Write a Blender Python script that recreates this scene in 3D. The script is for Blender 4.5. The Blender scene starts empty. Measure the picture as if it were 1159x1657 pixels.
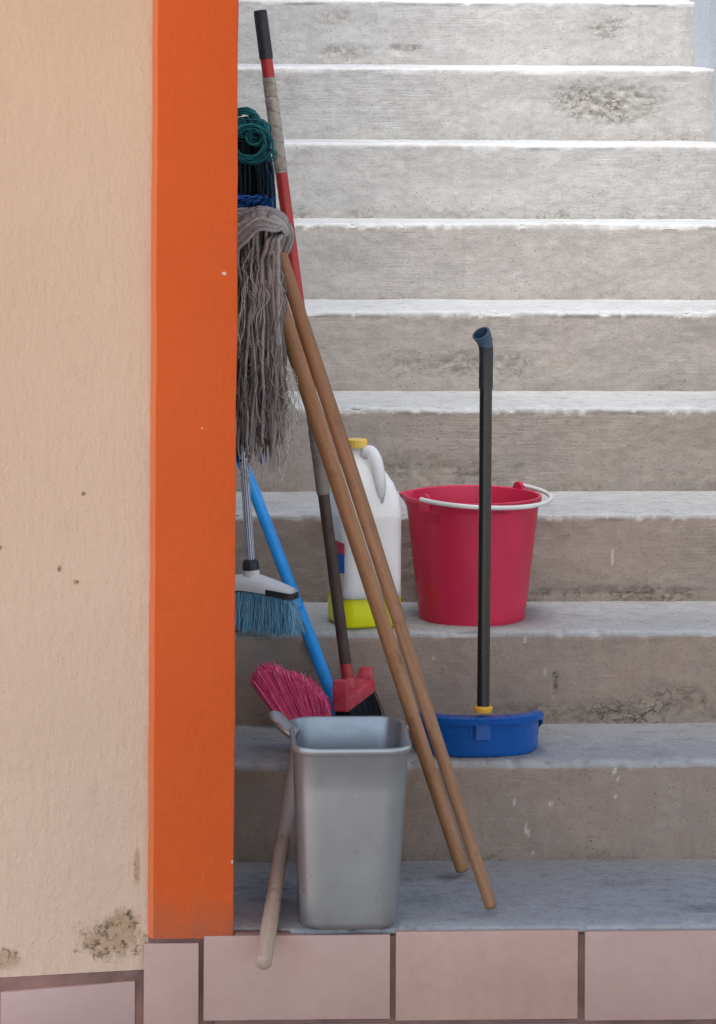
import bpy, bmesh, math, random
from mathutils import Vector, Matrix, noise
random.seed(7)
R = math.radians
C = bpy.context.scene.collection
SC = bpy.context.scene

# ------------------------------------------------------------------ camera
FPX, PX0, PY0 = 5024.0, 579.5, 110.0          # focal length and principal point in photo pixels (1159 x 1657)
CAM = Vector((0, -5.007, 1.358))
YAW, ROLL = R(2.9), R(0.3)
ROT = Matrix.Rotation(-YAW, 3, 'Z') @ Matrix.Rotation(R(90), 3, 'X') @ Matrix.Rotation(ROLL, 3, 'Z')
cd = bpy.data.cameras.new('camera')
cam = bpy.data.objects.new('camera', cd); C.objects.link(cam)
cam.matrix_world = Matrix.Translation(CAM) @ ROT.to_4x4()
cd.sensor_width = 36; cd.lens = FPX / 1657 * 36
cd.shift_y = -(828.5 - PY0) / 1657
cd.clip_start = 0.05; cd.clip_end = 2000
SC.camera = cam

# ------------------------------------------------------------------ light
SUN_EL, SUN_AZ = R(63), R(203)                 # azimuth measured clockwise from +y
w = bpy.data.worlds.new('World'); SC.world = w; w.use_nodes = True
nt = w.node_tree; bg = nt.nodes['Background']
sky = nt.nodes.new('ShaderNodeTexSky'); sky.sky_type = 'NISHITA'; sky.sun_disc = False
sky.sun_elevation = SUN_EL; sky.sun_rotation = SUN_AZ; sky.dust_density = 1.0; sky.ozone_density = 1.0
nt.links.new(sky.outputs[0], bg.inputs[0]); bg.inputs[1].default_value = 0.15
sd = bpy.data.lights.new('sun', 'SUN'); sd.energy = 4.6; sd.angle = R(45); sd.color = (1, .99, .985)
sun = bpy.data.objects.new('sun', sd); C.objects.link(sun)
sdir = Vector((math.sin(SUN_AZ) * math.cos(SUN_EL), math.cos(SUN_AZ) * math.cos(SUN_EL), math.sin(SUN_EL)))
sun.rotation_euler = (-sdir).to_track_quat('-Z', 'Y').to_euler()
SC.view_settings.view_transform = 'Standard'; SC.view_settings.look = 'None'
SC.view_settings.exposure = 1.2; SC.view_settings.gamma = 1
SC.view_settings.use_curve_mapping = False
SC.cycles.use_denoising = True
SC.cycles.max_bounces = 8; SC.cycles.diffuse_bounces = 5; SC.cycles.sample_clamp_indirect = 6

# ------------------------------------------------------------------ helpers
def ray(px, py): return (ROT @ Vector(((px - PX0) / FPX, -(py - PY0) / FPX, -1))).normalized()
def W(px, py, Y):                              # point of the place seen at a photo pixel, on the plane y = Y
    d = ray(px, py); return CAM + d * ((Y - CAM.y) / d.y)
def G(px, py, Z):                              # the same on the level z = Z
    d = ray(px, py); return CAM + d * ((Z - CAM.z) / d.z)
def lerp(a, b, t): return a + (b - a) * t
def interp(pts, t):
    f = t * (len(pts) - 1); i = min(int(f), len(pts) - 2); f -= i
    return tuple(lerp(a, b, f) for a, b in zip(pts[i], pts[i + 1]))
def catmull(P, n):
    P = [Vector(p) for p in P]; out = []
    for i in range(len(P) - 1):
        a, b, c, d = P[max(i - 1, 0)], P[i], P[i + 1], P[min(i + 2, len(P) - 1)]
        for k in range(n):
            t = k / n
            out.append(.5 * (2 * b + (c - a) * t + (2 * a - 5 * b + 4 * c - d) * t * t + (3 * b - a - 3 * c + d) * t ** 3))
    out.append(P[-1]); return out

def thing(name, label, cat, loc, group=None):
    o = bpy.data.objects.new(name, None); C.objects.link(o); o.location = loc
    o.empty_display_size = .05
    o['label'] = label; o['category'] = cat
    if group: o['group'] = group
    return o
def root_loc(o):
    v = Vector((0, 0, 0))
    while o: v += Vector(o.location); o = o.parent
    return v
def obj(name, bm, mats, parent=None, sharp=40, loc=None):
    if not isinstance(mats, (list, tuple)): mats = [mats]
    base = root_loc(parent) if parent else Vector(loc or (0, 0, 0))
    bmesh.ops.translate(bm, verts=bm.verts, vec=-base)
    bm.normal_update()
    me = bpy.data.meshes.new(name); bm.to_mesh(me); bm.free()
    for m in mats: me.materials.append(m)
    me.polygons.foreach_set('use_smooth', [True] * len(me.polygons))
    me.set_sharp_from_angle(angle=R(sharp))
    o = bpy.data.objects.new(name, me); C.objects.link(o)
    if parent: o.parent = parent
    else: o.location = base
    return o
def part(name, bm, mats, parent, sharp=40, label=None):
    o = obj(name, bm, mats, parent, sharp)
    if label: o['label'] = label
    return o
def tag(o, label=None, cat=None, kind=None, group=None):
    if label: o['label'] = label
    if cat: o['category'] = cat
    if kind: o['kind'] = kind
    if group: o['group'] = group
    return o

def tube(bm, pts, rad, n=10, cap=True, mat=0, flat=None, round_end=0):
    """swept tube with metric UVs; rad is a number or a list; flat = (axis, factor) squashes the section"""
    pts = [Vector(p) for p in pts]; m = len(pts)
    rad = list(rad) if isinstance(rad, (list, tuple)) else [rad] * m
    if round_end:                               # rounded tip at the first point
        d = (pts[0] - pts[1]).normalized(); r0 = rad[0]; extra = []; er = []
        for k in range(4, 0, -1):
            a = k / 4 * math.pi / 2 * .97
            extra.append(pts[0] + d * r0 * round_end * math.sin(a)); er.append(r0 * math.cos(a))
        pts = extra + pts; rad = er + rad; m = len(pts)
    uv = bm.loops.layers.uv.verify()
    t0 = (pts[1] - pts[0]).normalized()
    ref = Vector((0, 1, 0)) if abs(t0.y) < .9 else Vector((1, 0, 0))
    nrm = (ref - t0 * ref.dot(t0)).normalized()
    rings = []; L = 0; Ls = []
    for i, p in enumerate(pts):
        t = (pts[min(i + 1, m - 1)] - pts[max(i - 1, 0)]).normalized()
        nrm = (nrm - t * nrm.dot(t)).normalized(); b = t.cross(nrm)
        if i: L += (p - pts[i - 1]).length
        Ls.append(L); ring = []
        for k in range(n):
            a = 2 * math.pi * k / n
            off = (nrm * math.cos(a) + b * math.sin(a)) * rad[i]
            if flat: ax = flat[0]; off = off - ax * off.dot(ax) * (1 - flat[1])
            ring.append(bm.verts.new(p + off))
        rings.append(ring)
    for i in range(m - 1):
        for k in range(n):
            k2 = (k + 1) % n
            f = bm.faces.new((rings[i][k], rings[i][k2], rings[i + 1][k2], rings[i + 1][k])); f.material_index = mat
            for l, (u, v) in zip(f.loops, ((k, i), (k + 1, i), (k + 1, i + 1), (k, i + 1))): l[uv].uv = (u / n, Ls[v])
    if cap:
        for rg in (rings[0][::-1], rings[-1]):
            f = bm.faces.new(rg); f.material_index = mat
            for l in f.loops: l[uv].uv = (.5, 0)
    return rings
def loft(bm, rings, cap0=True, cap1=True, mat=0):
    vr = [[bm.verts.new(p) for p in r] for r in rings]; n = len(vr[0])
    for a, b in zip(vr, vr[1:]):
        for k in range(n):
            f = bm.faces.new((a[k], a[(k + 1) % n], b[(k + 1) % n], b[k])); f.material_index = mat
    if cap0: bm.faces.new(vr[0][::-1]).material_index = mat
    if cap1: bm.faces.new(vr[-1]).material_index = mat
    return vr
def rrect(c, w, d, r, z, n=6, rot=0):
    """rounded rectangle section, counter-clockwise"""
    out = []
    for q, (sx, sy) in enumerate(((1, 1), (-1, 1), (-1, -1), (1, -1))):
        for k in range(n + 1):
            a = math.pi / 2 * (q + k / n)
            x = sx * (w / 2 - r) + r * math.cos(a); y = sy * (d / 2 - r) + r * math.sin(a)
            out.append(Vector((c[0] + x * math.cos(rot) - y * math.sin(rot), c[1] + x * math.sin(rot) + y * math.cos(rot), z)))
    return out
def lathe(bm, prof, c, n=64, mat=0):
    return loft(bm, [[Vector((c[0] + r * math.cos(2 * math.pi * k / n), c[1] + r * math.sin(2 * math.pi * k / n), z)) for k in range(n)] for r, z in prof], mat=mat)
def box(bm, x0, x1, y0, y1, z0, z1, mat=0, bev=0):
    vs = [bm.verts.new((x, y, z)) for z in (z0, z1) for y in (y0, y1) for x in (x0, x1)]
    fs = [bm.faces.new([vs[i] for i in q]) for q in ((0, 2, 3, 1), (4, 5, 7, 6), (0, 1, 5, 4), (2, 6, 7, 3), (0, 4, 6, 2), (1, 3, 7, 5))]
    for f in fs: f.material_index = mat
    if bev:
        es = list({e for f in fs for e in f.edges})
        r = bmesh.ops.bevel(bm, geom=es, offset=bev, segments=2, affect='EDGES', profile=.6)
        for f in r['faces']: f.material_index = mat
def hexa(bm, P, bev=0, seg=2):
    """solid from 8 corner points (4 bottom, 4 top)"""
    vs = [bm.verts.new(p) for p in P]
    fs = [bm.faces.new([vs[i] for i in q]) for q in ((3, 2, 1, 0), (4, 5, 6, 7), (0, 1, 5, 4), (1, 2, 6, 5), (2, 3, 7, 6), (3, 0, 4, 7))]
    bmesh.ops.recalc_face_normals(bm, faces=fs)
    if bev: bmesh.ops.bevel(bm, geom=list({e for f in fs for e in f.edges}), offset=bev, segments=seg, affect='EDGES', profile=.6)
def N3(x, y, z): return noise.noise(Vector((x, y, z)))

# ------------------------------------------------------------------ materials
class Mat:
    def __init__(s, name):
        s.m = bpy.data.materials.new(name); s.m.use_nodes = True
        s.t = s.m.node_tree; s.b = s.t.nodes['Principled BSDF']; s.out = s.t.nodes['Material Output']
    def n(s, typ, ins=None, **kw):
        x = s.t.nodes.new('ShaderNode' + typ)
        for k, v in kw.items(): setattr(x, k, v)
        for k, v in (ins or {}).items(): s.set(x.inputs[k], v)
        return x
    def set(s, sock, v):
        if isinstance(v, bpy.types.NodeSocket): s.t.links.new(v, sock)
        elif isinstance(v, bpy.types.Node): s.t.links.new(v.outputs[0], sock)
        else: sock.default_value = (*v, 1) if isinstance(v, tuple) and len(v) == 3 and sock.type == 'RGBA' else v
    def coord(s, which='Object', scale=(1, 1, 1)):
        return s.n('Mapping', {0: s.n('TexCoord').outputs[which], 3: scale}).outputs[0]
    def noise(s, co, scale, detail=5, rough=.55, dist=0): return s.n('TexNoise', {'Vector': co, 'Scale': scale, 'Detail': detail, 'Roughness': rough, 'Distortion': dist}).outputs[0]
    def ramp(s, fac, a, b, va=0., vb=1.):
        return s.n('MapRange', {0: fac, 1: a, 2: b, 3: va, 4: vb}).outputs[0]
    def mix(s, fac, a, b, mode='MIX'):
        x = s.n('Mix', data_type='RGBA', blend_type=mode)
        s.set(x.inputs[0], fac); s.set(x.inputs[6], a); s.set(x.inputs[7], b); return x.outputs[2]
    def math(s, op, a, b=0.): return s.n('Math', {0: a, 1: b}, operation=op).outputs[0]
    def bump(s, h, strength=.5, dist=.002, nrm=None):
        x = s.n('Bump', {'Height': h, 'Strength': strength, 'Distance': dist})
        if nrm is not None: s.set(x.inputs['Normal'], nrm)
        return x.outputs[0]
    def fin(s, col=None, rough=None, normal=None, **kw):
        if col is not None: s.set(s.b.inputs['Base Color'], col)
        if rough is not None: s.set(s.b.inputs['Roughness'], rough)
        if normal is not None: s.set(s.b.inputs['Normal'], normal)
        for k, v in kw.items(): s.set(s.b.inputs[k.replace('_', ' ')], v)
        return s.m

def mat_concrete():
    M = Mat('worn_concrete'); co = M.coord('Object')
    big = M.noise(co, 5, 5, .6); mid = M.noise(co, 28, 6, .65); fine = M.noise(co, 160, 5, .7)
    st = M.noise(M.coord('Object', (9, 60, 190)), 1, 5, .65, .8)     # board marks running along the step
    drip = M.noise(M.coord('Object', (38, 38, 4)), 1, 4, .6)         # faint vertical runs
    col = M.mix(M.ramp(big, .3, .72), (.315, .305, .288), (.385, .376, .36))
    col = M.mix(M.ramp(mid, .45, .75, 0., .7), col, (.45, .44, .425))
    col = M.mix(M.math('MULTIPLY', M.ramp(fine, .54, .66), .5), col, (.22, .195, .17))
    grit = M.noise(co, 420, 3, .7)
    col = M.mix(M.math('MULTIPLY', M.ramp(grit, .58, .68), .35), col, (.5, .49, .47))
    col = M.mix(M.math('MULTIPLY', M.ramp(drip, .55, .75), .3), col, (.24, .215, .19))
    pit = M.n('TexVoronoi', {'Vector': M.n('Mapping', {0: M.n('TexCoord').outputs['Object'], 3: (1, 1, 1.3)}).outputs[0], 'Scale': 85, 'Randomness': 1.0}).outputs['Distance']
    sel = M.ramp(M.noise(co, 8, 5, .6), .5, .66)
    pits = M.math('MULTIPLY', M.ramp(pit, .17, .08), sel)
    col = M.mix(M.math('MULTIPLY', pits, .8), col, (.1, .085, .07))
    soil = M.n('Attribute', attribute_name='soil').outputs['Fac']   # brown dirt on the lower risers, blue-grey trowelled treads
    sv = M.math('MULTIPLY', soil, M.ramp(big, .3, .7, .75, 1.1))
    col = M.mix(M.math('MAXIMUM', sv, 0.), col, (.92, .71, .58), 'MULTIPLY')
    col = M.mix(M.math('MULTIPLY', soil, -1.), col, (1.03, 1.06, 1.09), 'MULTIPLY')
    pa = M.n('Attribute', attribute_name='paint').outputs['Fac']
    col = M.mix(M.math('MULTIPLY', pa, M.ramp(fine, .4, .55, .35, .9)), col, (.62, .58, .52))
    at = M.n('Attribute', attribute_name='wear').outputs['Fac']  # worn patches, with contact shade painted in at riser feet
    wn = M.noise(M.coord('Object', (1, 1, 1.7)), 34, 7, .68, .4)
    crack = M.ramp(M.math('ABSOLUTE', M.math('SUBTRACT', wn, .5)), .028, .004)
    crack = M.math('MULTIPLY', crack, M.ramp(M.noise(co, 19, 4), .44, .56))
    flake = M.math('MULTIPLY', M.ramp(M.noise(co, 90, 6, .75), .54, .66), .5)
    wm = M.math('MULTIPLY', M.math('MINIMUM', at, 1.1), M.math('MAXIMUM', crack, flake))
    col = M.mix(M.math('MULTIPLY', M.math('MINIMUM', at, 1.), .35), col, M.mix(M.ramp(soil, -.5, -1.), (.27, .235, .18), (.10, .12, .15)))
    blot = M.math('MULTIPLY', M.ramp(M.noise(M.coord('Object', (1, 1.8, 1)), 26, 7, .75), .52, .64), M.ramp(soil, 0., -1.))
    col = M.mix(M.math('MULTIPLY', blot, .5), col, (.17, .17, .175))
    col = M.mix(M.math('MULTIPLY', M.math('MULTIPLY', M.ramp(M.noise(co, 130, 5, .75), .56, .64), M.ramp(soil, 0., -1.)), .5), col, (.13, .12, .11))
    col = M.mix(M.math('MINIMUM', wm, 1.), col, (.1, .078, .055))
    scuff = M.n('Attribute', attribute_name='edge').outputs['Fac']
    col = M.mix(M.math('MULTIPLY', scuff, M.ramp(mid, .3, .6, .25, .9)), col, (.47, .46, .445))
    h = M.math('ADD', M.math('MULTIPLY', st, M.ramp(M.noise(co, 3.3, 4), .45, .62, .12, .9)), M.math('MULTIPLY', fine, .8))
    h = M.math('SUBTRACT', h, M.math('MULTIPLY', pits, 1.6))
    h = M.math('SUBTRACT', h, M.math('MULTIPLY', wm, .9))
    return M.fin(col, M.ramp(mid, .3, .7, .75, .95), M.bump(h, .6, .003))
def mat_plaster(name, c1, c2, spots=(), bs=.6, chips=(), foot=None):
    M = Mat(name); co = M.coord('Object')
    big = M.noise(co, 4, 4, .5); vert = M.noise(M.coord('Object', (70, 70, 22)), 1, 5, .6)
    lump = M.noise(co, 48, 4, .55); fine = M.noise(co, 230, 3, .6)
    col = M.mix(M.ramp(big, .3, .7), c1, c2)
    h = M.math('ADD', M.math('MULTIPLY', vert, 1.0), M.math('ADD', M.math('MULTIPLY', lump, .9), M.math('MULTIPLY', fine, .35)))
    grime = M.math('MULTIPLY', M.ramp(M.noise(co, 9, 6, .7), .6, .8), .22)
    col = M.mix(grime, col, tuple(x * .6 for x in c1))
    n1 = M.noise(co, 48, 6, .75)
    for (c, sx, sz, thr, k) in spots:
        v = M.n('VectorMath', {0: M.n('TexCoord').outputs['Object'], 1: c}, operation='SUBTRACT')
        v = M.n('VectorMath', {0: v.outputs[0], 1: (1 / sx, 0., 1 / sz)}, operation='MULTIPLY')
        ln = M.n('VectorMath', {0: v.outputs[0]}, operation='LENGTH').outputs['Value']
        mk = M.ramp(M.math('ADD', ln, M.math('MULTIPLY', M.math('SUBTRACT', n1, .5), -thr)), 1., .55)
        inner = M.math('MULTIPLY', mk, M.ramp(M.noise(co, 85, 6, .75), .54, .64))
        col = M.mix(M.math('MULTIPLY', mk, .65), col, (.40, .25, .13))
        col = M.mix(M.math('MULTIPLY', inner, k), col, (.075, .045, .025))
        h = M.math('SUBTRACT', h, M.math('MULTIPLY', inner, 1.2))
    for c, rad in chips:
        ln = M.n('VectorMath', {0: M.n('TexCoord').outputs['Object'], 1: c}, operation='DISTANCE').outputs['Value']
        ln = M.math('ADD', ln, M.math('MULTIPLY', M.math('SUBTRACT', M.noise(co, 180, 3), .5), .006))
        col = M.mix(M.ramp(ln, rad, rad * .7), col, (.62, .5, .42))
    if foot is not None:
        zz = M.n('SeparateXYZ', {0: M.n('TexCoord').outputs['Object']}).outputs[2]
        g = M.math('ADD', zz, M.math('MULTIPLY', M.math('SUBTRACT', M.noise(co, 22, 6, .7), .5), -.16))
        col = M.mix(M.math('MULTIPLY', M.ramp(g, foot + .07, foot - .01), .5), col, (.27, .12, .07))
        scr = M.ramp(M.noise(M.coord('Object', (60, 60, 5)), 1.4, 5, .7), .66, .74)
        col = M.mix(M.math('MULTIPLY', scr, .3), col, tuple(min(1, x * 1.35 + .03) for x in c1))
    return M.fin(col, .72, M.bump(h, bs, .006), Specular_IOR_Level=.35)
def mat_tile(name, c1, c2):
    M = Mat(name); co = M.coord('Object')
    col = M.mix(M.ramp(M.noise(co, 7, 5, .6), .35, .65), c1, c2)
    col = M.mix(M.math('MULTIPLY', M.ramp(M.noise(co, 60, 4, .6), .45, .8), .35), col, tuple(x * .75 for x in c1))
    tone = M.n('NewGeometry').outputs['Random Per Island']
    col = M.mix(M.ramp(tone, 0., 1., 0., .7), col, (.50, .33, .31))
    return M.fin(col, M.ramp(M.noise(co, 30), .3, .7, .42, .62), M.bump(M.noise(co, 120, 4), .12, .002))
def mat_plain(name, col, rough=.5, bump=0, scale=200, var=.12, dust=None, dust_amt=.3, **kw):
    """plastic, paint or rubber: slight mottling, wear and optional dust"""
    M = Mat(name); co = M.coord('Object')
    c = M.mix(M.ramp(M.noise(co, 14, 5, .6), .3, .7), tuple(x * (1 - var) for x in col), tuple(min(1, x * (1 + var)) for x in col))
    if dust: c = M.mix(M.math('MULTIPLY', M.ramp(M.noise(co, 45, 7, .75), .48, .72), dust_amt), c, dust)
    rg = M.ramp(M.noise(co, 40, 5), .3, .7, rough * .85, min(1, rough * 1.2))
    return M.fin(c, rg, M.bump(M.noise(co, scale, 4), bump, .001) if bump else None, **kw)
def mat_wood(name, c1, c2, c3):
    M = Mat(name); uv = M.n('TexCoord').outputs['UV']
    mp = M.n('Mapping', {0: uv, 3: (5., 4., 1.)}).outputs[0]
    g = M.noise(mp, 2.2, 6, .6, .5); g2 = M.noise(M.n('Mapping', {0: uv, 3: (40., 7., 1.)}).outputs[0], 1.5, 4, .6)
    c = M.mix(M.ramp(g, .3, .7), c1, c2)
    c = M.mix(M.math('MULTIPLY', M.ramp(g2, .5, .75), .55), c, c3)
    c = M.mix(M.math('MULTIPLY', M.ramp(M.noise(M.coord('Object'), 26, 6, .7), .56, .72), .5), c, tuple(x * .5 for x in c3))
    return M.fin(c, .55, M.bump(g2, .25, .001))
def mat_strand(name, cols, rough=.9, twist=.5):
    """yarn or bristle: each strand its own tone, twisted-yarn bump along the UVs"""
    M = Mat(name); r = M.n('NewGeometry').outputs['Random Per Island']
    c = M.mix(M.ramp(r, 0., .5), cols[0], cols[1]); c = M.mix(M.ramp(r, .5, 1.), c, cols[2])
    uv = M.n('TexCoord').outputs['UV']
    wv = M.n('TexWave', {'Vector': M.n('Mapping', {0: uv, 3: (2., 260., 1.)}).outputs[0], 'Scale': .5, 'Distortion': 1.}, wave_type='BANDS', bands_direction='DIAGONAL').outputs[0]
    c = M.mix(M.math('MULTIPLY', M.ramp(M.noise(M.coord('Object'), 55, 5, .7), .45, .75), .4), c, tuple(x * .5 for x in cols[0]))
    return M.fin(c, rough, M.bump(wv, twist, .001), Specular_IOR_Level=.2)

m_conc = mat_concrete()
WALLBASE = W(110, 1540, -.10)
CREAM_O = Vector((W(243, 800, -.1).x, -.10, 0)); CREAM_R = CREAM_O + Vector((-.4, 0, -.1))
m_cream = mat_plaster('cream_plaster', (.655, .455, .325), (.695, .488, .35), spots=(
    (tuple(W(182, 1515, -.1) - CREAM_R), .058, .036, 2.4, .75), (tuple(W(204, 1488, -.1) - CREAM_R), .024, .02, 2.2, .8), (tuple(W(8, 1540, -.1) - CREAM_R), .03, .02, 1.2, .9),
    (tuple(W(136, 796, -.1) - CREAM_R), .004, .005, .6, .7), (tuple(W(124, 938, -.1) - CREAM_R), .006, .0045, 1.0, .6), (tuple(W(98, 915, -.1) - CREAM_R), .004, .007, 1.0, .45), (tuple(W(2, 880, -.1) - CREAM_R), .006, .004, 1.0, .5),
    (tuple(W(222, 1400, -.1) - CREAM_R), .006, .04, 1.4, .7)))
PILLAR_R = Vector(((W(243, 800, -.1).x + W(382, 800, -.1).x) / 2, -.05, W(300, 1518, -.115).z))
m_orange = mat_plaster('orange_paint', (.60, .084, .008), (.64, .097, .011), bs=.45, foot=.0, chips=[(tuple(W(x, y, -.118) - PILLAR_R), q) for x, y, q in ((363, 443, .0034), (328, 693, .0018), (376, 1395, .003))])
m_strip = mat_plaster('lighter_orange', (.72, .17, .05), (.76, .2, .07), bs=.45)
m_bare = mat_plaster('grey_render', (.42, .45, .48), (.47, .50, .53))
m_white = mat_plaster('white_slab_paint', (.66, .63, .57), (.7, .67, .61))
m_tile = mat_tile('pink_tile', (.49, .29, .215), (.55, .345, .265))
m_grout = mat_plain('brown_grout', (.25, .135, .11), .9, .6, 150, .35)
m_ground = mat_plain('terracotta_paving', (.36, .29, .225), .85, .4, 60, .25)
m_greyplastic = mat_plain('silver_grey_plastic', (.33, .335, .335), .34, .04, 300, .04, dust=(.42, .42, .41), dust_amt=.08, Metallic=.5)
m_redplastic = mat_plain('red_plastic', (.60, .020, .068), .4, .12, 240, .1, dust=(.6, .03, .1), dust_amt=.3)
m_redpatch = mat_plain('dark_red_label_ghost', (.52, .012, .05), .4, 0, 200, .15)
m_redhead = mat_plain('scuffed_red_plastic', (.52, .035, .06), .5, .2, 120, .15, dust=(.62, .25, .27), dust_amt=.55)
m_redpaint = mat_plain('red_paint', (.42, .022, .02), .4, .05, 100, .15, dust=(.2, .05, .04), dust_amt=.4)
m_black = mat_plain('black_paint', (.008, .008, .008), .3, .03, 200, .3, dust=(.04, .04, .038), dust_amt=.2)
m_blackrub = mat_plain('dark_grey_rubber', (.016, .019, .024), .45, .1, 300, .2, dust=(.06, .06, .065), dust_amt=.25)
m_bluegrip = mat_plain('slate_blue_plastic', (.05, .085, .14), .4, .05, 200, .2)
m_bluepan = mat_plain('blue_plastic', (.001, .08, .33), .28, .03, 200, .15, dust=(.02, .15, .42), dust_amt=.15)
m_yellow = mat_plain('yellow_plastic', (.75, .38, .03), .4)
m_capyellow = mat_plain('pale_yellow_plastic', (.8, .55, .1), .4)
m_bluepole = mat_plain('sky_blue_paint', (.012, .33, .85), .35, .05, 100, .1, dust=(.25, .55, .8), dust_amt=.2)
m_rust = mat_plain('brown_worn_metal', (.055, .028, .022), .6, .4, 220, .35, dust=(.1, .07, .06), dust_amt=.5)
m_tape = mat_plain('dirty_beige_tape', (.33, .29, .25), .7, .5, 60, .25, dust=(.16, .13, .11), dust_amt=.5)
def mat_wrap(name, c1, c2):
    M = Mat(name); uv = M.n('TexCoord').outputs['UV']; sp = M.n('SeparateXYZ', {0: uv})
    ph = M.math('ADD', M.math('MULTIPLY', sp.outputs[1], 38.), sp.outputs[0])
    f = M.math('FRACT', M.math('ADD', ph, M.math('MULTIPLY', M.noise(M.coord('Object'), 40, 4), .7)))
    c = M.mix(M.ramp(M.noise(M.coord('Object'), 55, 6, .7), .35, .65), c1, c2)
    c = M.mix(M.math('MULTIPLY', M.ramp(f, .13, .0), .7), c, (.09, .07, .06))
    return M.fin(c, .6, M.bump(f, .4, .001))
m_tape = mat_wrap('dirty_beige_tape', (.24, .205, .175), (.44, .41, .37))
m_tape2 = mat_plain('grey_tape', (.2, .175, .15), .65, .4, 60, .25, dust=(.3, .28, .25), dust_amt=.5)
m_wire = mat_plain('white_plastic_coat', (.72, .71, .68), .4)
m_whiteplastic = mat_plain('white_plastic', (.68, .67, .66), .4, 0, 100, .06, dust=(.4, .38, .35), dust_amt=.25)
m_wood = mat_wood('varnished_wood', (.32, .145, .058), (.44, .215, .095), (.17, .075, .03))
m_wood2 = mat_wood('brown_wood', (.24, .11, .047), (.36, .175, .08), (.12, .052, .025))
m_wood3 = mat_wood('pale_wood', (.42, .3, .22), (.5, .37, .28), (.3, .19, .12))
m_greyyarn = mat_strand('grey_yarn', ((.13, .11, .105), (.25, .225, .22), (.40, .37, .365)))
m_lityarn = mat_strand('toplit_grey_yarn', ((.26, .24, .24), (.40, .37, .37), (.52, .49, .49)))
m_wisp = mat_strand('pale_yarn', ((.5, .46, .42), (.65, .61, .57), (.4, .36, .32)))
m_teal = mat_strand('teal_yarn', ((.01, .10, .12), (.02, .17, .2), (.04, .26, .29)), .6)
m_navy = mat_strand('navy_yarn', ((.004, .008, .014), (.008, .016, .028), (.01, .03, .06)), .7)
m_blueyarn = mat_strand('blue_yarn', ((.01, .05, .2), (.02, .09, .34), (.03, .13, .42)), .7)
m_bluebr = mat_strand('blue_bristle', ((.1, .3, .46), (.2, .46, .64), (.4, .64, .76)), .5, 0.)
m_pinkbr = mat_strand('pink_bristle', ((.6, .035, .14), (.9, .1, .25), (.92, .26, .4)), .5, 0.)
m_blackbr = mat_strand('black_bristle', ((.006, .007, .008), (.012, .013, .014), (.02, .022, .024)), .6, 0.)
def mat_bin():
    M = Mat('scuffed_silver_grey_plastic'); co = M.coord('Object')
    c = M.mix(M.ramp(M.noise(co, 9, 5, .6), .3, .7), (.31, .315, .315), (.355, .36, .36))
    c = M.mix(M.math('MULTIPLY', M.ramp(M.n('TexVoronoi', {'Vector': co, 'Scale': 42}).outputs['Distance'], .09, .05), .5), c, (.5, .5, .49))
    zz = M.n('SeparateXYZ', {0: co}).outputs[2]
    c = M.mix(M.math('MULTIPLY', M.ramp(M.math('ADD', zz, M.math('MULTIPLY', M.noise(co, 40, 6, .7), .05)), .06, .02), .4), c, (.2, .185, .16))
    return M.fin(c, M.ramp(M.noise(co, 30, 6, .7), .35, .65, .27, .36), M.bump(M.noise(co, 320, 3), .04, .001), Metallic=.6)
m_greyplastic = mat_bin()
def mat_stripes():
    M = Mat('striped_metal_sleeve'); uv = M.n('TexCoord').outputs['UV']
    u = M.n('SeparateXYZ', {0: uv}).outputs[0]
    f = M.math('FRACT', M.math('MULTIPLY', u, 12.))
    c = M.mix(M.math('GREATER_THAN', f, .6), (.62, .65, .7), (.02, .045, .14))
    return M.fin(c, .35)
m_stripe = mat_stripes()
def mat_jug(name, col, scale):
    M = Mat(name); b = M.b
    M.fin(col, .38, Specular_IOR_Level=.4)
    b.inputs['Subsurface Weight'].default_value = 1; b.inputs['Subsurface Radius'].default_value = (1, 1, 1)
    b.inputs['Subsurface Scale'].default_value = scale; return M.m
m_jug = mat_jug('milky_plastic', (.93, .945, .87), .05)
m_liquid = mat_jug('yellow_green_liquid', (.86, .95, .01), .03)
m_lblue = mat_plain('label_blue', (.01, .12, .42), .45)
m_lred = mat_plain('label_red', (.55, .05, .09), .45)
m_lcream = mat_plain('label_cream', (.6, .55, .42), .45)

# ------------------------------------------------------------------ setting
RI, TR = .17, .30
XL = W(385, 800, 0).x - .30                     # face of the stairwell's left wall, hidden behind the pillar
XR = W(1150, 150, 2.4).x                        # face of the stairwell's right wall
XPR = W(382, 800, -.1).x                        # right edge of the pillar
YF = -.105                                      # front edge of the lowest tread
bm = bmesh.new(); box(bm, -60, 60, -60, 60, -.70, -.32); tag(obj('ground', bm, m_ground), kind='structure')

st = thing('concrete_staircase', 'worn grey concrete steps rising behind the cleaning tools', 'stairs', ((XL + XR) / 2, YF, 0))
ERODE = [(W(985, 165, 2.4), .13, .05, 1.0), (W(700, 470, 1.5), .12, .02, .7), (W(560, 465, 1.5), .07, .018, .8), (W(560, 85, 2.7), .06, .02, .6), (W(655, 80, 2.7), .04, .012, .8), (W(870, 325, 1.8), .14, .03, .5), (W(1100, 1140, .6), .12, .035, .7), (W(930, 1155, .6), .16, .02, .8), (W(640, 325, 1.8), .05, .02, .6), (W(1000, 960, .9), .16, .015, .9), (W(700, 760, 1.2), .2, .03, .55), (W(770, 590, 1.5), .2, .03, .5), (W(450, 560, 1.2), .2, .1, .3), (W(540, 30, 2.7), .05, .02, .6), (W(980, 45, 2.7), .06, .03, .6), (W(780, 605, 1.2), .2, .02, .8)]
BACK = {6: -.007, 8: .006, 9: .012}; FRONT = {7: -.003, 8: .001}
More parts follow.
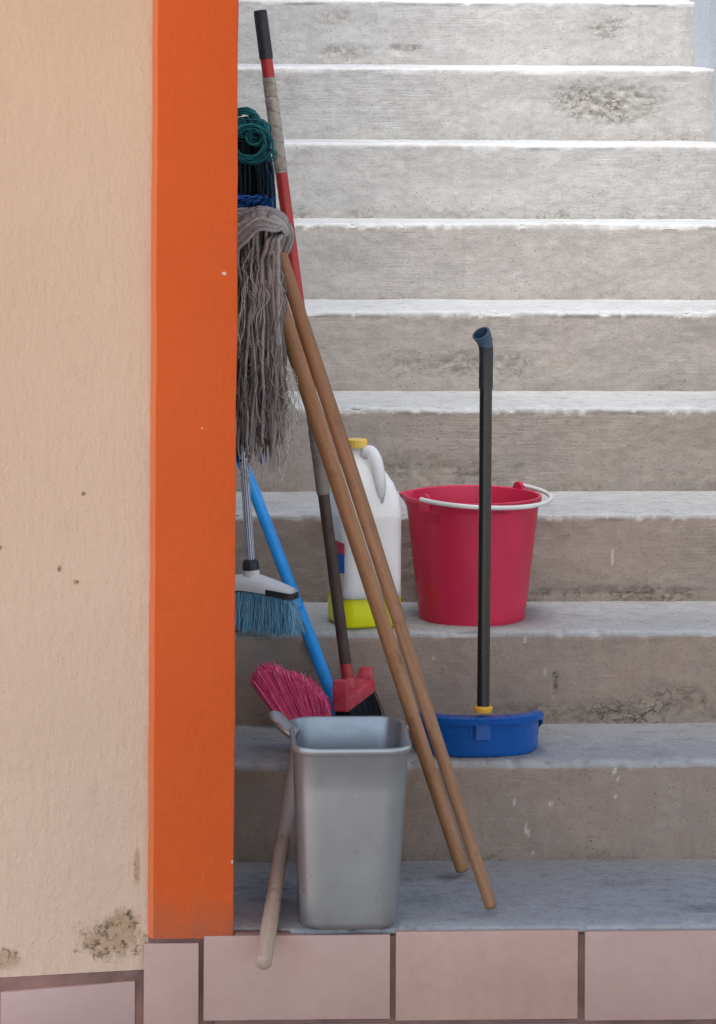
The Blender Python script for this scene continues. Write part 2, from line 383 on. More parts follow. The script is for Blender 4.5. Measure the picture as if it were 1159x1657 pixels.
STREAK = [(993, 888, 916, .9), (853, 1330, 1352, .3), (995, 1240, 1252, .3), (851, 1024, 1040, .6), (852, 1330, 1350, .3), (998, 1285, 1292, .3), (883, 1085, 1093, .6), (892, 1300, 1306, .3), (834, 1295, 1302, .3), (1002, 1255, 1265, .3), (833, 1190, 1196, .3), (862, 1375, 1385, .3), (700, 1060, 1066, .6), (900, 830, 838, .9)]
ST0 = [(G(430, 1440, 0).x, G(430, 1440, 0).y, .06, .10, .8), (G(720, 1420, 0).x, G(720, 1420, 0).y, .02, .02, .9), (G(1140, 1470, 0).x, G(1140, 1470, 0).y, .05, .03, .8), (G(1010, 1430, 0).x, G(1010, 1430, 0).y, .04, .02, .5), (G(680, 1455, 0).x, G(680, 1455, 0).y, .04, .05, .4)]
CRACK = [(898, 1090, 1124, .6), (1140, 1125, 1150, .6), (775, 600, 626, 1.2)]
for i in range(0, 13):
    Y0 = YF if i == 0 else i * TR; Y1 = (i + 1) * TR
    zt = i * RI + FRONT.get(i, 0); zb = -.012 if i == 0 else zt - RI - FRONT.get(i, 0) - .012
    prof = []                                    # (y, z, edge weight, riser 0 .. tread 1)
    er = .0075
    nr = 3 if i == 0 else 34
    for k in range(nr): prof.append((Y0, lerp(zb - (.03 if i else 0), zt - er, k / nr), 0, 0))
    for k in range(6):
        a = k / 5 * math.pi / 2
        prof.append((Y0 + er - er * math.cos(a), zt - er + er * math.sin(a), .35 + .5 * math.sin(a), 1))
    for k in range(1, 25): prof.append((lerp(Y0 + er, Y1 + .02, (k / 24) ** 1.4), zt + BACK.get(i, 0) * k / 24, max(0, .45 - k * .05), 2))
    nx = int((XR - XL) / .004)
    sk = [(W(p, (a + b) / 2, Y0).x, W(p, b, Y0).z, W(p, a, Y0).z) for p, a, b, Y in STREAK if abs(Y - Y0) < .01]
    ck = [(W(p, (a + b) / 2, Y0).x, W(p, b, Y0).z, W(p, a, Y0).z) for p, a, b, Y in CRACK if abs(Y - Y0) < .01]
    bm = bmesh.new(); wl = bm.verts.layers.float.new('wear'); el = bm.verts.layers.float.new('edge'); so = bm.verts.layers.float.new('soil'); pt = bm.verts.layers.float.new('paint')
    grid = []
    for a in range(nx + 1):
        x = lerp(XL - .01, XR + .01, a / nx); col = []
        chip = min(.007, max(0, N3(x * 9, i * 3.7, 0) - .15) * .014 + max(0, N3(x * 34, i * 5.1, 2) - .15) * .014 + max(0, N3(x * 90, i * 5.1, 2) - .1) * .006) * (.35 if i > 6 else 1)
        wob = N3(x * 3, i * 2.3, 7) * .003 + N3(x * 14, i * 2.3, 3) * .0016
        for (y, z, e, q) in prof:
            wear = 0; dy = dz = pn = 0
            if q == 0:
                dy = N3(x * 11, i * 7, z * 16) * .0022 + N3(x * 45, i * 7, z * 80) * .0012
                if i >= 8: dy -= max(0, (x - (XR - .05)) / .05) ** 2 * .05
                hb = (z - zb) / RI
                if i: wear = max(0, .22 - hb) * 3.4 * (.4 + 1.2 * max(0, N3(x * 7, i * 1.7, 1) + .25))  # crumbs at the riser foot, plus painted contact shade
                for (c, rx, rz, k2) in ERODE:
                    if abs(c.y - Y0) < .02:
                        d2 = ((x - c.x) / rx) ** 2 + ((z - c.z) / rz) ** 2
                        if d2 < 1.6:
                            f = max(0, 1.6 - d2) / 1.6 * k2
                            wear += f * 1.1; dy += f * abs(N3(x * 40, i, z * 60)) * .012
                for (sx_, z0_, z1_) in sk:
                    if abs(x - sx_ + N3(z * 60, sx_, 1) * .004) < .0022 and z0_ < z < z1_: pn = 1
                for (sx_, z0_, z1_) in ck:
                    if abs(x - sx_ + N3(z * 60, sx_, 1) * .004) < .003 and z0_ < z < z1_: wear = 2; dy += .003
            else:
                fall = 1 if q == 1 else max(0, 1 - (y - Y0) / .03)
                dz = -(chip + .002) * fall + wob * max(0, 1 - (y - Y0) / .12)
                if q == 1: dy = chip * .6 + wob * .5 - (max(0, (x - (XR - .05)) / .05) ** 2 * .05 if i >= 8 else 0)
                if q == 2: dz += N3(x * 12, y * 12, i) * .0014 + N3(x * 50, y * 50, i) * .0006
            v = bm.verts.new((x, y + dy, z + dz)); v[wl] = wear; v[pt] = pn; v[el] = e * (0.35 + .65 * min(1, max(0, N3(x * 6, y * 9, i * 4) + .6)))
            if q == 2 and i == 0:
                for (cx, cy, rx, ry, kk) in ST0:
                    d2 = ((x - cx) / rx) ** 2 + ((y - cy) / ry) ** 2
                    v[wl] += kk * max(0, 1.3 - d2 + N3(x * 40, y * 60, 3) * .9)
            v[so] = (max(0, min(1, (7 - i) / 5)) if q == 0 else (-1 if q == 2 else -.3))
            col.append(v)
        grid.append(col)
    for a in range(nx):
        for k in range(len(prof) - 1):
            bm.faces.new((grid[a][k], grid[a + 1][k], grid[a + 1][k + 1], grid[a][k + 1]))
    part('step', bm, m_conc, st, 80)

# tiled face under the first tread: mortar backing and pink tiles standing proud of it
ty = YF - .004
def tile_px(bm, px0, px1, py0, py1, Y, thick=.009, bev=.002):
    a = W(px0, py0, Y); b = W(px1, py1, Y)
    box(bm, a.x, b.x, Y, Y + thick, b.z, a.z, bev=bev)
rf = thing('tiled_riser', 'row of pink tiles with brown grout facing the lowest step', 'tiled riser', (.3, ty, -.32))
bm = bmesh.new(); box(bm, XPR - .03, XR + .05, ty - .002, ty + .05, -.34, -.0135); part('mortar', bm, m_grout, rf)
bm = bmesh.new()
for (a, b) in ((330, 631), (641, 935), (947, 1245), (1256, 1550)):
    tile_px(bm, a, b, 1508 if a > 400 else 1515, 1649, ty - .011)
    tile_px(bm, a, b, 1660, 1800, ty - .011)
part('tile', bm, m_tile, rf)
bm = bmesh.new(); box(bm, XPR + .001, W(470, 1500, YF).x, ty - .006, YF + .01, -.016, -.005, bev=.003); part('mortar_bed', bm, m_grout, rf)

# orange pillar with its chamfered left corner, tile under it
xa = W(243, 800, -.1).x
PB = W(300, 1518, -.115).z
pl = thing('orange_pillar', 'bright orange painted pillar at the end of the cream wall', 'pillar', ((xa + XPR) / 2, -.05, PB))
bm = bmesh.new(); Yp = -.118
sec = [(xa, Yp + .012), (xa + .0085, Yp + .001), (xa + .013, Yp), (XPR - .004, Yp), (XPR - .001, Yp + .0012), (XPR, Yp + .004), (XPR, .03), (xa, .03)]
zs = [PB + k * (4.0 - PB) / 160 for k in range(161)]
rings = []
for z in zs:
    rings.append([Vector((x + (N3(x * 5, z * 7, 1) * .0016 + N3(9, z * 40, 3) * .0006), y + N3(x * 9, z * 5, 4) * .001, z)) for x, y in sec])
loft(bm, rings); bmesh.ops.recalc_face_normals(bm, faces=bm.faces)
for f in bm.faces:                              # the narrow corner strip takes a lighter orange
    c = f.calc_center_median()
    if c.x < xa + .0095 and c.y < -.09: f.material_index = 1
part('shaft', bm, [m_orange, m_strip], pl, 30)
bm = bmesh.new(); box(bm, xa + .001, XPR - .031, -.107, .03, -.34, PB - .0005); part('mortar', bm, m_grout, pl)
bm = bmesh.new(); tile_px(bm, 233, 321, 1527, 1700, -.1165, .010); part('tile', bm, m_tile, pl)

# cream wall, turned a little towards the viewer on its left
cw = thing('cream_wall', 'rough cream plastered wall with peeling damp patch at its foot', 'wall', CREAM_O + Vector((-.4, 0, -.1)))
ZC = W(150, 1568, -.1).z
A = R(9)
bm = bmesh.new()
nx, nz = 60, 150
g = []
for a in range(nx + 1):
    s = a / nx * 1.2; col = []
    for k in range(nz + 1):
        z = ZC + (2.2 - ZC) * k / nz
        if k == nz: z = 4.0
        dx = N3(3, z * 20, 1) * .0012 if a == 0 else 0
        col.append(bm.verts.new((CREAM_O.x - s * math.cos(A) + .0015 + dx, -.1045 - s * math.sin(A) + N3(s * 8, z * 8, 0) * .0012, z)))
    g.append(col)
for a in range(nx):
    for k in range(nz): bm.faces.new((g[a + 1][k], g[a][k], g[a][k + 1], g[a + 1][k + 1]))
# body of the wall behind its face
e = [bm.verts.new((v.co.x + .002 if q == 0 else v.co.x, .03, v.co.z)) for q, v in enumerate((g[0][0], g[-1][0], g[-1][-1], g[0][-1]))]
bm.faces.new((g[0][-1], g[-1][-1], e[2], e[3])); bm.faces.new((e[0], e[1], e[2], e[3]))
o = part('plaster_face', bm, m_cream, cw, 80)
bm = bmesh.new(); q0 = Vector((CREAM_O.x + .0005, -.1035, 0)); du = Vector((-math.cos(A), -math.sin(A), 0)); dn = Vector((math.sin(A), -math.cos(A), 0))
def slab(bm, s0, s1, n0, n1, z0a, z1a, z0b=None, z1b=None, bev=0):
    z0b = z0a if z0b is None else z0b; z1b = z1a if z1b is None else z1b
    P = [q0 + du * s0 + dn * n0, q0 + du * s1 + dn * n0, q0 + du * s1 + dn * n1, q0 + du * s0 + dn * n1]
    hexa(bm, [P[0] + Vector((0, 0, z0a)), P[1] + Vector((0, 0, z0b)), P[2] + Vector((0, 0, z0b)), P[3] + Vector((0, 0, z0a)),
              P[0] + Vector((0, 0, z1a)), P[1] + Vector((0, 0, z1b)), P[2] + Vector((0, 0, z1b)), P[3] + Vector((0, 0, z1a))], bev)
slab(bm, 0, 1.2, -.05, .001, -.34, ZC - .0005); part('mortar', bm, m_grout, cw)
bm = bmesh.new()
zt1 = ZC - .016; zt0 = zt1 - .078
for (s0, s1) in ((.021, .232), (.242, .54), (.55, .85), (.86, 1.16)):
    slab(bm, s0, s1, -.002, .007, zt0 + .002, zt1, zt0, zt1 - .006, bev=.002)
    slab(bm, s0, s1, -.002, .007, -.335, zt0 - .008, -.335, zt0 - .010, bev=.002)
part('tile', bm, m_tile, cw)

# stairwell side walls, and an unseen slab added to shade the foot of the stairs
lw = bmesh.new(); box(lw, XL - .25, XL, .04, 6, -.32, 4.2)
tag(obj('stairwell_wall', lw, m_bare, loc=(XL, 2, 0)), 'grey rendered stairwell wall hidden behind the orange pillar', 'wall')
rw = bmesh.new(); box(rw, XR, XR + .25, .6, 6, -.32, 3.6)
tag(obj('stairwell_wall', rw, m_bare, loc=(XR, 2, 0)), 'bluish grey rendered wall closing the upper steps on the right', 'wall')
sl = bmesh.new(); box(sl, -2.0, 5, -4.6, -.02, 2.75, 2.95)
tag(obj('shade_slab', sl, m_white, loc=(0, 0, 2.75)), kind='structure')

# ------------------------------------------------------------------ waste bin
zr = W(560, 1212, -.14).z
yb = G(560, 1158, zr).y; yfr = -.14
xl, xr_ = W(474, 1205, yfr).x, W(669, 1205, yfr).x
bx, by = (xl + xr_) / 2, (yfr + yb) / 2
RW, RD = xr_ - xl, yb - yfr
bxb = (W(487, 1500, -.12).x + W(644, 1500, -.12).x) / 2; BW = W(644, 1500, -.12).x - W(487, 1500, -.12).x
BD = .205; byb = -.129 + BD / 2
bn = thing('waste_bin', 'open silver grey plastic bin standing on the lowest step', 'bin', (bxb, byb, 0))
bm = bmesh.new(); rings = []
for (t, ins, zz) in ((0, .012, .0005), (0, .004, .002), (0, 0, .008), (.03, 0, .012), (.25, 0, None), (.5, 0, None), (.75, 0, None), (.955, 0, None)):
    z = zz if zz is not None else t * zr
    rings.append(rrect((lerp(bxb, bx, t), lerp(byb, by, t)), lerp(BW, RW - .008, t) - 2 * ins, lerp(BD, RD - .008, t) - 2 * ins, lerp(.036, .040, t), z, 10))
for (ex, dz) in ((0.001, -.011), (.0035, -.0105), (.0048, -.007), (.0048, -.003), (.0035, -.0005), (.001, 0), (-.002, -.001), (-.0035, -.005)):
    rings.append(rrect((bx, by), RW - .008 + 2 * ex, RD - .008 + 2 * ex, .040 + ex, zr + dz, 10))
for t in (.75, .5, .25, .02):
    rings.append(rrect((lerp(bxb, bx, t), lerp(byb, by, t)), lerp(BW, RW - .008, t) - .006, lerp(BD, RD - .008, t) - .006, lerp(.034, .038, t), max(.006, t * zr), 10))
loft(bm, rings); part('body', bm, m_greyplastic, bn, 50)
bm = bmesh.new()
pts = catmull([(xl + .012, .03, zr - .014), W(466, 1180, .035), W(456, 1169, .045), W(448, 1161, .05)], 6)
tube(bm, pts[::-1], [.0175] * len(pts), 22, flat=(Vector((.375, -.175, .75)).normalized(), .5), round_end=.8)
part('handle', bm, m_greyplastic, bn, 60)

# ------------------------------------------------------------------ bucket
zb = 2 * RI + .0006
bf = G(764, 1014, zb); wpx = (5.007 + .73) / FPX
BR, TRr = 86.5 * wpx, 112 * wpx
bc = Vector((W(764, 1000, bf.y + BR).x, bf.y + BR, zb)); BH = W(764, 815, bc.y - TRr).z - zb
bk = thing('bucket', 'red plastic bucket with white bail handle beside the milky jug', 'bucket', bc)
bm = bmesh.new()
prof = [(BR - .006, zb + .003), (BR - .005, zb), (BR - .001, zb), (BR, zb + .005)]
for k in range(1, 24): t = k / 24; prof.append((lerp(BR, TRr - .005, t), zb + .005 + (BH - .02) * t))
prof += [(TRr - .004, zb + BH - .014), (TRr - .001, zb + BH - .011), (TRr + .0005, zb + BH - .006), (TRr, zb + BH - .001), (TRr - .0025, zb + BH), (TRr - .006, zb + BH - .002), (TRr - .0075, zb + BH - .012)]
for k in range(20, -1, -4): t = k / 24; prof.append((lerp(BR, TRr - .005, t) - .003, zb + .008 + (BH - .02) * t))
vr = lathe(bm, prof, bc, 96)
SPOUT = R(168)
for ring, (r, z) in zip(vr, prof):
    k = max(0, (z - (zb + BH - .045)) / .045)
    for j, v in enumerate(ring):
        a = 2 * math.pi * j / 96; da = abs((a - SPOUT + math.pi) % (2 * math.pi) - math.pi)
        f = math.exp(-(da / .14) ** 2) * k * k * .011
        v.co.x += math.cos(a) * f; v.co.y += math.sin(a) * f
bm.faces.ensure_lookup_table()
for f in bm.faces:
    c = f.calc_center_median(); a = math.degrees(math.atan2(c.y - bc.y, c.x - bc.x)) % 360
    if 217 < a < 238 and zb + BH - .042 < c.z < zb + BH - .02 and (c.xy - bc.xy).length > TRr - .02: f.material_index = 1
part('body', bm, [m_redplastic, m_redpatch], bk, 50)
LA = R(222); RA = LA + math.pi
zrim = zb + BH
for a in (LA, RA):
    bm = bmesh.new()
    d = Vector((math.cos(a), math.sin(a), 0)); t = Vector((-d.y, d.x, 0)); c = bc + d * (TRr - .001); c.z = zrim
    ring = []
    for off in (-.004, .004):
        pr = [c + d * off + t * x + Vector((0, 0, z)) for x, z in ((-.012, -.02), (.012, -.02), (.0115, .0), (.0095, .006), (.005, .0105), (0, .012), (-.005, .0105), (-.0095, .006), (-.0115, .0))]
        ring.append(pr)
    loft(bm, ring); bmesh.ops.recalc_face_normals(bm, faces=bm.faces)
    tube(bm, [c + d * .003 + Vector((0, 0, .003)), c + d * .011 + Vector((0, 0, .003))], .0042, 12)
    part('lug', bm, m_redplastic, bk, 30)
bm = bmesh.new(); pts = []
for k in range(41):
    t = k / 40; a = LA + math.pi * t
    rr = TRr + .0105 + .009 * math.sin(math.pi * t)
    pts.append(bc + Vector((math.cos(a) * rr, math.sin(a) * rr, BH + .003 - .010 * math.sin(math.pi * t))))
tube(bm, pts, .0042, 10)
for p, q in ((pts[0], LA), (pts[-1], RA)):
    d = Vector((math.cos(q), math.sin(q), 0)); tube(bm, [p, p - d * .012], .002, 8)
part('bail_handle', bm, m_wire, bk, 60)
# illegible dark pen strokes under the rim
bm = bmesh.new()
for (p, q) in (((803, 824), (803, 831)), ((806, 823), (804, 827)), ((805, 827), (809, 831)), ((813, 824), (814, 830)), ((814, 830), (818, 831)), ((825, 828), (825, 831))):
    P = []
    for s in (p, q):
        d = ray(*s); best = W(*s, bc.y - TRr)
        for it in range(40):
            v = best.xy - bc.xy; tz = (best.z - zb - .005) / (BH - .02); r_ = lerp(BR, TRr - .005, tz) + .0005
            best = best + d * (v.length - r_)
        P.append(best)
    tube(bm, P, .0009, 5)
part('pen_mark', bm, m_black, bk)

# ------------------------------------------------------------------ jug
jz = 2 * RI + .0006
jphi = R(15)
jw, jd = .115, .116
ex = Vector((math.cos(jphi), math.sin(jphi), 0)); ey = Vector((-math.sin(jphi), math.cos(jphi), 0))
cl = G(560, 1018, jz)                           # near lower left corner
jc = cl + ex * (jw / 2 - .006) + ey * (jd / 2 - .006); jc.z = jz
jg = thing('jug', 'milky plastic jug with yellow cap and a little yellow green liquid', 'jug', jc)
def jsec(z, w, d, r, ox=0, oy=0): return rrect(jc + ex * ox + ey * oy, w, d, r, jz + z, 7, jphi)
ZL = .053
bm = bmesh.new()
loft(bm, [jsec(.0, jw - .016, jd - .016, .016), jsec(.002, jw - .005, jd - .005, .02), jsec(.008, jw, jd, .022), jsec(.03, jw, jd, .022), jsec(ZL, jw, jd, .022)], True, True)
part('liquid', bm, m_liquid, jg, 50)
bm = bmesh.new()
S = [jsec(ZL + .0004, jw, jd, .022), jsec(.1, jw, jd, .022), jsec(.15, jw, jd, .022), jsec(.19, jw, jd, .022), jsec(.199, jw + .003, jd + .003, .023), jsec(.206, jw + .003, jd + .003, .023), jsec(.213, jw - .001, jd - .001, .023),
     jsec(.235, jw - .003, jd - .004, .026, -.001), jsec(.258, jw - .012, jd - .014, .032, -.004), jsec(.278, jw - .028, jd - .032, .034, -.008), jsec(.295, jw - .052, jd - .06, .026, -.012), jsec(.306, .04, .04, .0199, -.016), jsec(.312, .036, .036, .0179, -.016), jsec(.322, .036, .036, .0179, -.016)]
loft(bm, S, True, True); part('body', bm, m_jug, jg, 50)
bm = bmesh.new()
nk = jc + ex * -.016; nk.z = jz
hp = catmull([nk + ex * .004 + ey * -.006 + Vector((0, 0, .300)), nk + ex * .016 + ey * -.022 + Vector((0, 0, .318)), nk + ex * .024 + ey * -.036 + Vector((0, 0, .306)), nk + ex * .028 + ey * -.043 + Vector((0, 0, .28)), nk + ex * .03 + ey * -.046 + Vector((0, 0, .24)), nk + ex * .032 + ey * -.044 + Vector((0, 0, .2)), nk + ex * .033 + ey * -.038 + Vector((0, 0, .16))], 6)
tube(bm, hp, [.0095 + .002 * math.sin(k / (len(hp) - 1) * 3.1) for k in range(len(hp))], 14)
part('handle', bm, m_jug, jg, 60)
bm = bmesh.new(); n = 40
rr = lambda k: .0195 if k % 2 else .0188
loft(bm, [[Vector((nk.x + rr(k) * s * math.cos(2 * math.pi * k / n), nk.y + rr(k) * s * math.sin(2 * math.pi * k / n), jz + z)) for k in range(n)] for s, z in ((1, .3225), (1, .336), (.95, .3375))])
part('cap', bm, m_capyellow, jg, 30)
lo = jc - ex * (jw / 2 + .0012)
for nm, z0, z1, m in (('label_panel', .135, .155, m_lred), ('label_panel', .1, .1345, m_lblue), ('label_panel', .065, .0995, m_lcream)):
    bm = bmesh.new()
    P = [lo + ex * a + ey * b + Vector((0, 0, z)) for z in (z0, z1) for a, b in ((0, -jd / 2 + .02), (.002, -jd / 2 + .02), (.002, jd / 2 - .02), (0, jd / 2 - .02))]
    hexa(bm, P); part(nm, bm, m, jg)
    # the part that wraps round the front corner
    bm = bmesh.new(); prev = []
    for k in range(9):
        a = math.pi + k / 8 * math.pi / 2; c0 = jc + ex * (-jw / 2 + .022) + ey * (-jd / 2 + .022)
        p = c0 + (ex * math.cos(a) + ey * math.sin(a)) * .0232; prev.append((p, c0 + (ex * math.cos(a) + ey * math.sin(a)) * .0215))
    P = [[p + Vector((0, 0, z0)), p + Vector((0, 0, z1)), q + Vector((0, 0, z1)), q + Vector((0, 0, z0))] for p, q in prev[:4]]
    loft(bm, P); bmesh.ops.recalc_face_normals(bm, faces=bm.faces); part(nm, bm, m, jg)

# ------------------------------------------------------------------ dustpan with its long handle
dz = RI + .0006
df = G(790, 1231, dz); dsc = (5.007 + .4) / FPX
dc = Vector((W(769, 1200, .40).x, .0, dz))
HW = 104 * dsc; DH = W(780, 1155, .33).z - dz
dp = thing('dustpan', 'blue lobby dustpan with tall black tube handle and yellow collar', 'dustpan', (dc.x, .42, dz))
def pan_sec(t):                                # t in 0..1: round the back from left mouth corner to right mouth corner
    K = [(-HW * .93, .575, .012), (-HW * .97, .5, .035), (-HW, .43, DH * .6), (-HW * .95, .385, DH * .955), (-HW * .72, .347, DH), (-HW * .35, .331, DH), (0, .328, DH), (HW * .35, .331, DH), (HW * .72, .347, DH), (HW * .95, .385, DH * .955), (HW, .43, DH * .6), (HW * .97, .5, .035), (HW * .93, .575, .012)]
    return K
K = catmull([Vector((x, y - .013, h)) for x, y, h in pan_sec(0)], 6)
bm = bmesh.new(); rows = []
cen = Vector((0, .47, 0))
for p in K:
    out = Vector((p.x * .7, p.y - .5, 0)).normalized()
    h = max(p.z, .01); lipo = out * max(.15, min(1, (h / DH - .62) / .33)); base = Vector((p.x, p.y, 0))
    inn = -out
    rows.append([base + inn * .02 + Vector((0, 0, .002)), base + inn * .012, base + inn * .005 + Vector((0, 0, .003)), base + inn * .002 + Vector((0, 0, min(.012, h * .5))), base + Vector((0, 0, h * .8)),
                 base + out * .001 + Vector((0, 0, h - .0125 * min(1, h / .05)))] +
                [base + lipo * .0155 + Vector((0, 0, h - .014 * min(1, h / .05))), base + lipo * .018 + Vector((0, 0, h - .003)), base + lipo * .0155 + Vector((0, 0, h)), base + out * .001 + Vector((0, 0, h + .001)), base + inn * .002 + Vector((0, 0, h - .003)), base + inn * .004 + Vector((0, 0, .006)), base + inn * .02 + Vector((0, 0, .0045))])
vr = [[bm.verts.new(v + Vector((dc.x, 0, dz))) for v in r] for r in rows]
for a, b in zip(vr, vr[1:]):
    for k in range(len(a) - 1): bm.faces.new((a[k], b[k], b[k + 1], a[k + 1]))
bm.faces.new([r[0] for r in vr][::-1]); bm.faces.new([r[-1] for r in vr])
bmesh.ops.recalc_face_normals(bm, faces=bm.faces)
part('pan', bm, m_bluepan, dp, 45)
hx = W(782, 1150, .312); tp = W(787, 560, .328)
bm = bmesh.new()
sx = W(780, 1180, .327).x
for (ya, yb2, wa) in ((.318, .3085, .0145),):
    pr = [[Vector((sx - wa, .322, dz + z)), Vector((sx - wa, yb2 + .003, dz + z)), Vector((sx - wa + .003, yb2, dz + z)), Vector((sx + wa - .003, yb2, dz + z)), Vector((sx + wa, yb2 + .003, dz + z)), Vector((sx + wa, .322, dz + z))] for z in (.034, .037, DH - .008)]
    loft(bm, pr)
bmesh.ops.recalc_face_normals(bm, faces=bm.faces)
box(bm, sx - .021, sx - .019, .3125, .32, dz + .042, dz + .05)
part('socket', bm, m_bluepan, dp, 30)
bm = bmesh.new(); d = (tp - hx).normalized()
tube(bm, [hx - d * .002, hx + d * .002, hx + d * .006, hx + d * .0085], [.0145, .0165, .0165, .014], 20); part('collar', bm, m_yellow, dp, 40)
bm = bmesh.new(); g0 = W(786.5, 626, .333)
tube(bm, [hx + d * .0087, lerp(hx, g0, .5), g0], .0108, 18); part('handle', bm, m_black, dp, 60)
bm = bmesh.new()
gp = catmull([g0 - d * .003, W(786.5, 600, .3335), W(787, 572, .334), W(785.5, 556, .333), W(782, 546, .33), W(778.5, 539.5, .326)], 5)
gr = [.0122] * 12 + [.0124, .0126, .0128, .013, .0134, .0138, .0142, .0147, .0152, .0156, .016, .0163, .0165, .0166]
rg = tube(bm, gp, gr[:len(gp)], 20, cap=False)
end = gp[-1]; dr = (gp[-1] - gp[-2]).normalized()
inner = [[bm.verts.new(end + (v.co - end) * .8 - dr * o) for v in rg[-1]] for o in (-.001, .004, .02)]
seq = [rg[-1]] + inner
for a, b in zip(seq, seq[1:]):
    for k in range(20): bm.faces.new((a[k], a[(k + 1) % 20], b[(k + 1) % 20], b[k]))
bm.faces.new(inner[-1]); bm.faces.new(rg[0][::-1])
bm.faces.ensure_lookup_table()
zs_ = W(786, 561, .334).z
for f in bm.faces:
    if f.calc_center_median().z > zs_: f.material_index = 1
part('grip', bm, [m_blackrub, m_bluegrip], dp, 50)

# ------------------------------------------------------------------ wooden mop handles and mops
def stick(bm, a, b, r, r2=None, n=14, re=.5):
    r2 = r2 or r; m = 24; d = (b - a)
    s = d.cross(Vector((0, 1, 0))).normalized()
    pts = [a + d * (k / m) + s * (N3(a.x * 9, k * .13, 2) * .0016) for k in range(m + 1)]
    tube(bm, pts, [lerp(r, r2, k / m) for k in range(m + 1)], n, round_end=re)
def strand(bm, P, r, n=5, steps=5, jit=.002, seed=None):
    pts = catmull(P, steps); s = random.random() * 99
    pts = [p + Vector((N3(s, k * .35, 0), N3(s, k * .35, 5), N3(s, k * .35, 9) * .5)) * jit * min(1, k / 4) for k, p in enumerate(pts)]
    m = len(pts); tube(bm, pts, [r * (.85 + .3 * abs(N3(s, k * .5, 3))) * (1 if k < m - 2 else .6) for k in range(m)], n)

# grey string mop, upside down, its yarn flopping over to the left
b0 = G(795, 1466, .0125)
gy = .20
top = W(440, 372, gy)
gm = thing('string_mop', 'grey string mop upside down in front with its handle on the lowest step', 'mop', b0, 'wooden mops leaning by the pillar')
bm = bmesh.new(); stick(bm, b0, top, .0106, .0118); part('handle', bm, m_wood2, gm, 60)
bm = bmesh.new()
c0 = W(456, 376, gy - .004)
for k in range(230):                            # long yarns over the arch and down
    f = k / 230; y0 = gy + random.uniform(-.055, .055)
    px = random.uniform(330, 452) if k % 3 else random.uniform(395, 455)
    pk = random.uniform(338, 375) + max(0, px - 430) * .6
    ex_ = px + random.uniform(-14, 10); ex_ = min(ex_, 466)
    ey_ = random.choice((random.uniform(560, 680), random.uniform(660, 745)))
    if ex_ > 440: ey_ = random.uniform(620, 720)
    mid = lerp(px, 456, .5)
    strand(bm, [c0 + Vector((random.uniform(-.006, .006), random.uniform(-.01, .01), random.uniform(-.012, .012))), W(mid, lerp(pk, 372, .35) - 6 - abs(px - 456) * .05, lerp(gy, y0, .6)), W(px - 2, pk + abs(px - 420) * .35, y0), W(px - 3, pk + 60, y0), W(lerp(px, ex_, .5) + random.uniform(-5, 5), lerp(pk, ey_, .45), y0 - .005), W(lerp(px, ex_, .8) + random.uniform(-5, 5), lerp(pk, ey_, .75), y0), W(ex_, ey_, y0)],
           random.uniform(.0022, .0042), 6, 6, .006)
for k in range(46):                             # front band hanging straight from the gather
    px = random.uniform(424, 452); ey_ = random.uniform(600, 735); y0 = gy - random.uniform(.02, .05)
    strand(bm, [c0 + Vector((0, -.012, 0)), W(lerp(px, 452, .4), 390, y0 - .02), W(px, 430, y0 - .012), W(px + random.uniform(0, 8), 520, y0), W(px + random.uniform(-2, 12), lerp(520, ey_, .6), y0 + .01), W(px + random.uniform(-6, 14), ey_, y0 + .01)], random.uniform(.003, .0052), 6, 7, .004)
for k in range(26):                             # the collar of loops round the end of the handle
    a = 2 * math.pi * k / 26; o = Vector((math.cos(a), math.sin(a), 0))
    t = W(452, 412, gy)
    strand(bm, [c0 + o * .004 + Vector((.002, 0, .016)), c0 + o * .013 + Vector((.003, 0, .010)), c0 + o * .017 + Vector((.002, 0, -.012)), lerp(c0, t, .6) + o * .018, t + o * .0145], .0034, 6, 4, .0012)
for k in range(0):                              # thick top folds
    px = random.uniform(380, 440); y0 = gy + random.uniform(-.05, .03); pk = random.uniform(338, 362)
    strand(bm, [c0 + Vector((.004, random.uniform(-.012, .01), .006)), W(455, 352 + random.uniform(-6, 10), y0), W(lerp(px, 450, .55), pk - 2, y0), W(px, pk + 6 + max(0, 415 - px) * .35, y0), W(px - 22, pk + 46, y0)], random.uniform(.0032, .0044), 6, 6, .0015)
for k in range(170):                            # matted loose fibres over the strands
    px = random.uniform(380, 464); y0 = gy - random.uniform(.03, .062); pa_ = random.uniform(410, 640); L = random.uniform(30, 90)
    strand(bm, [W(px + random.uniform(-5, 5), pa_ + L * q, y0 + random.uniform(-.003, .003)) for q in (0, .3, .6, 1)], random.uniform(.0006, .0013), 4, 4, .006)
part('yarn', bm, m_greyyarn, gm, 80)
bm = bmesh.new()
for k in range(64):                             # folds swept left over the top, light from above in their colour
    t = (k + random.random()) / 64; y0 = gy - .03 - .035 * t + random.uniform(-.004, .004)
    pk = lerp(334, 372, t ** 1.2) + random.uniform(-2, 2)
    xg = 461 - 5 * t
    strand(bm, [W(464 - 8 * t, 392 - 12 * (1 - t), gy - .015), W(xg + 6 - 4 * t, 372 + random.uniform(-3, 3), y0 + .012), W(xg - 4 - 8 * t, lerp(346, 374, t), y0), W(lerp(425, 418, t), pk + 1, y0), W(400, pk + 8 + 10 * t, y0 + .002), W(378, pk + 24 + 16 * t, y0 + .008), W(360, pk + 50 + 14 * t, y0 + .016)], random.uniform(.0024, .0036), 6, 6, .0012)
part('top_folds', bm, m_lityarn, gm, 80)
bm = bmesh.new()
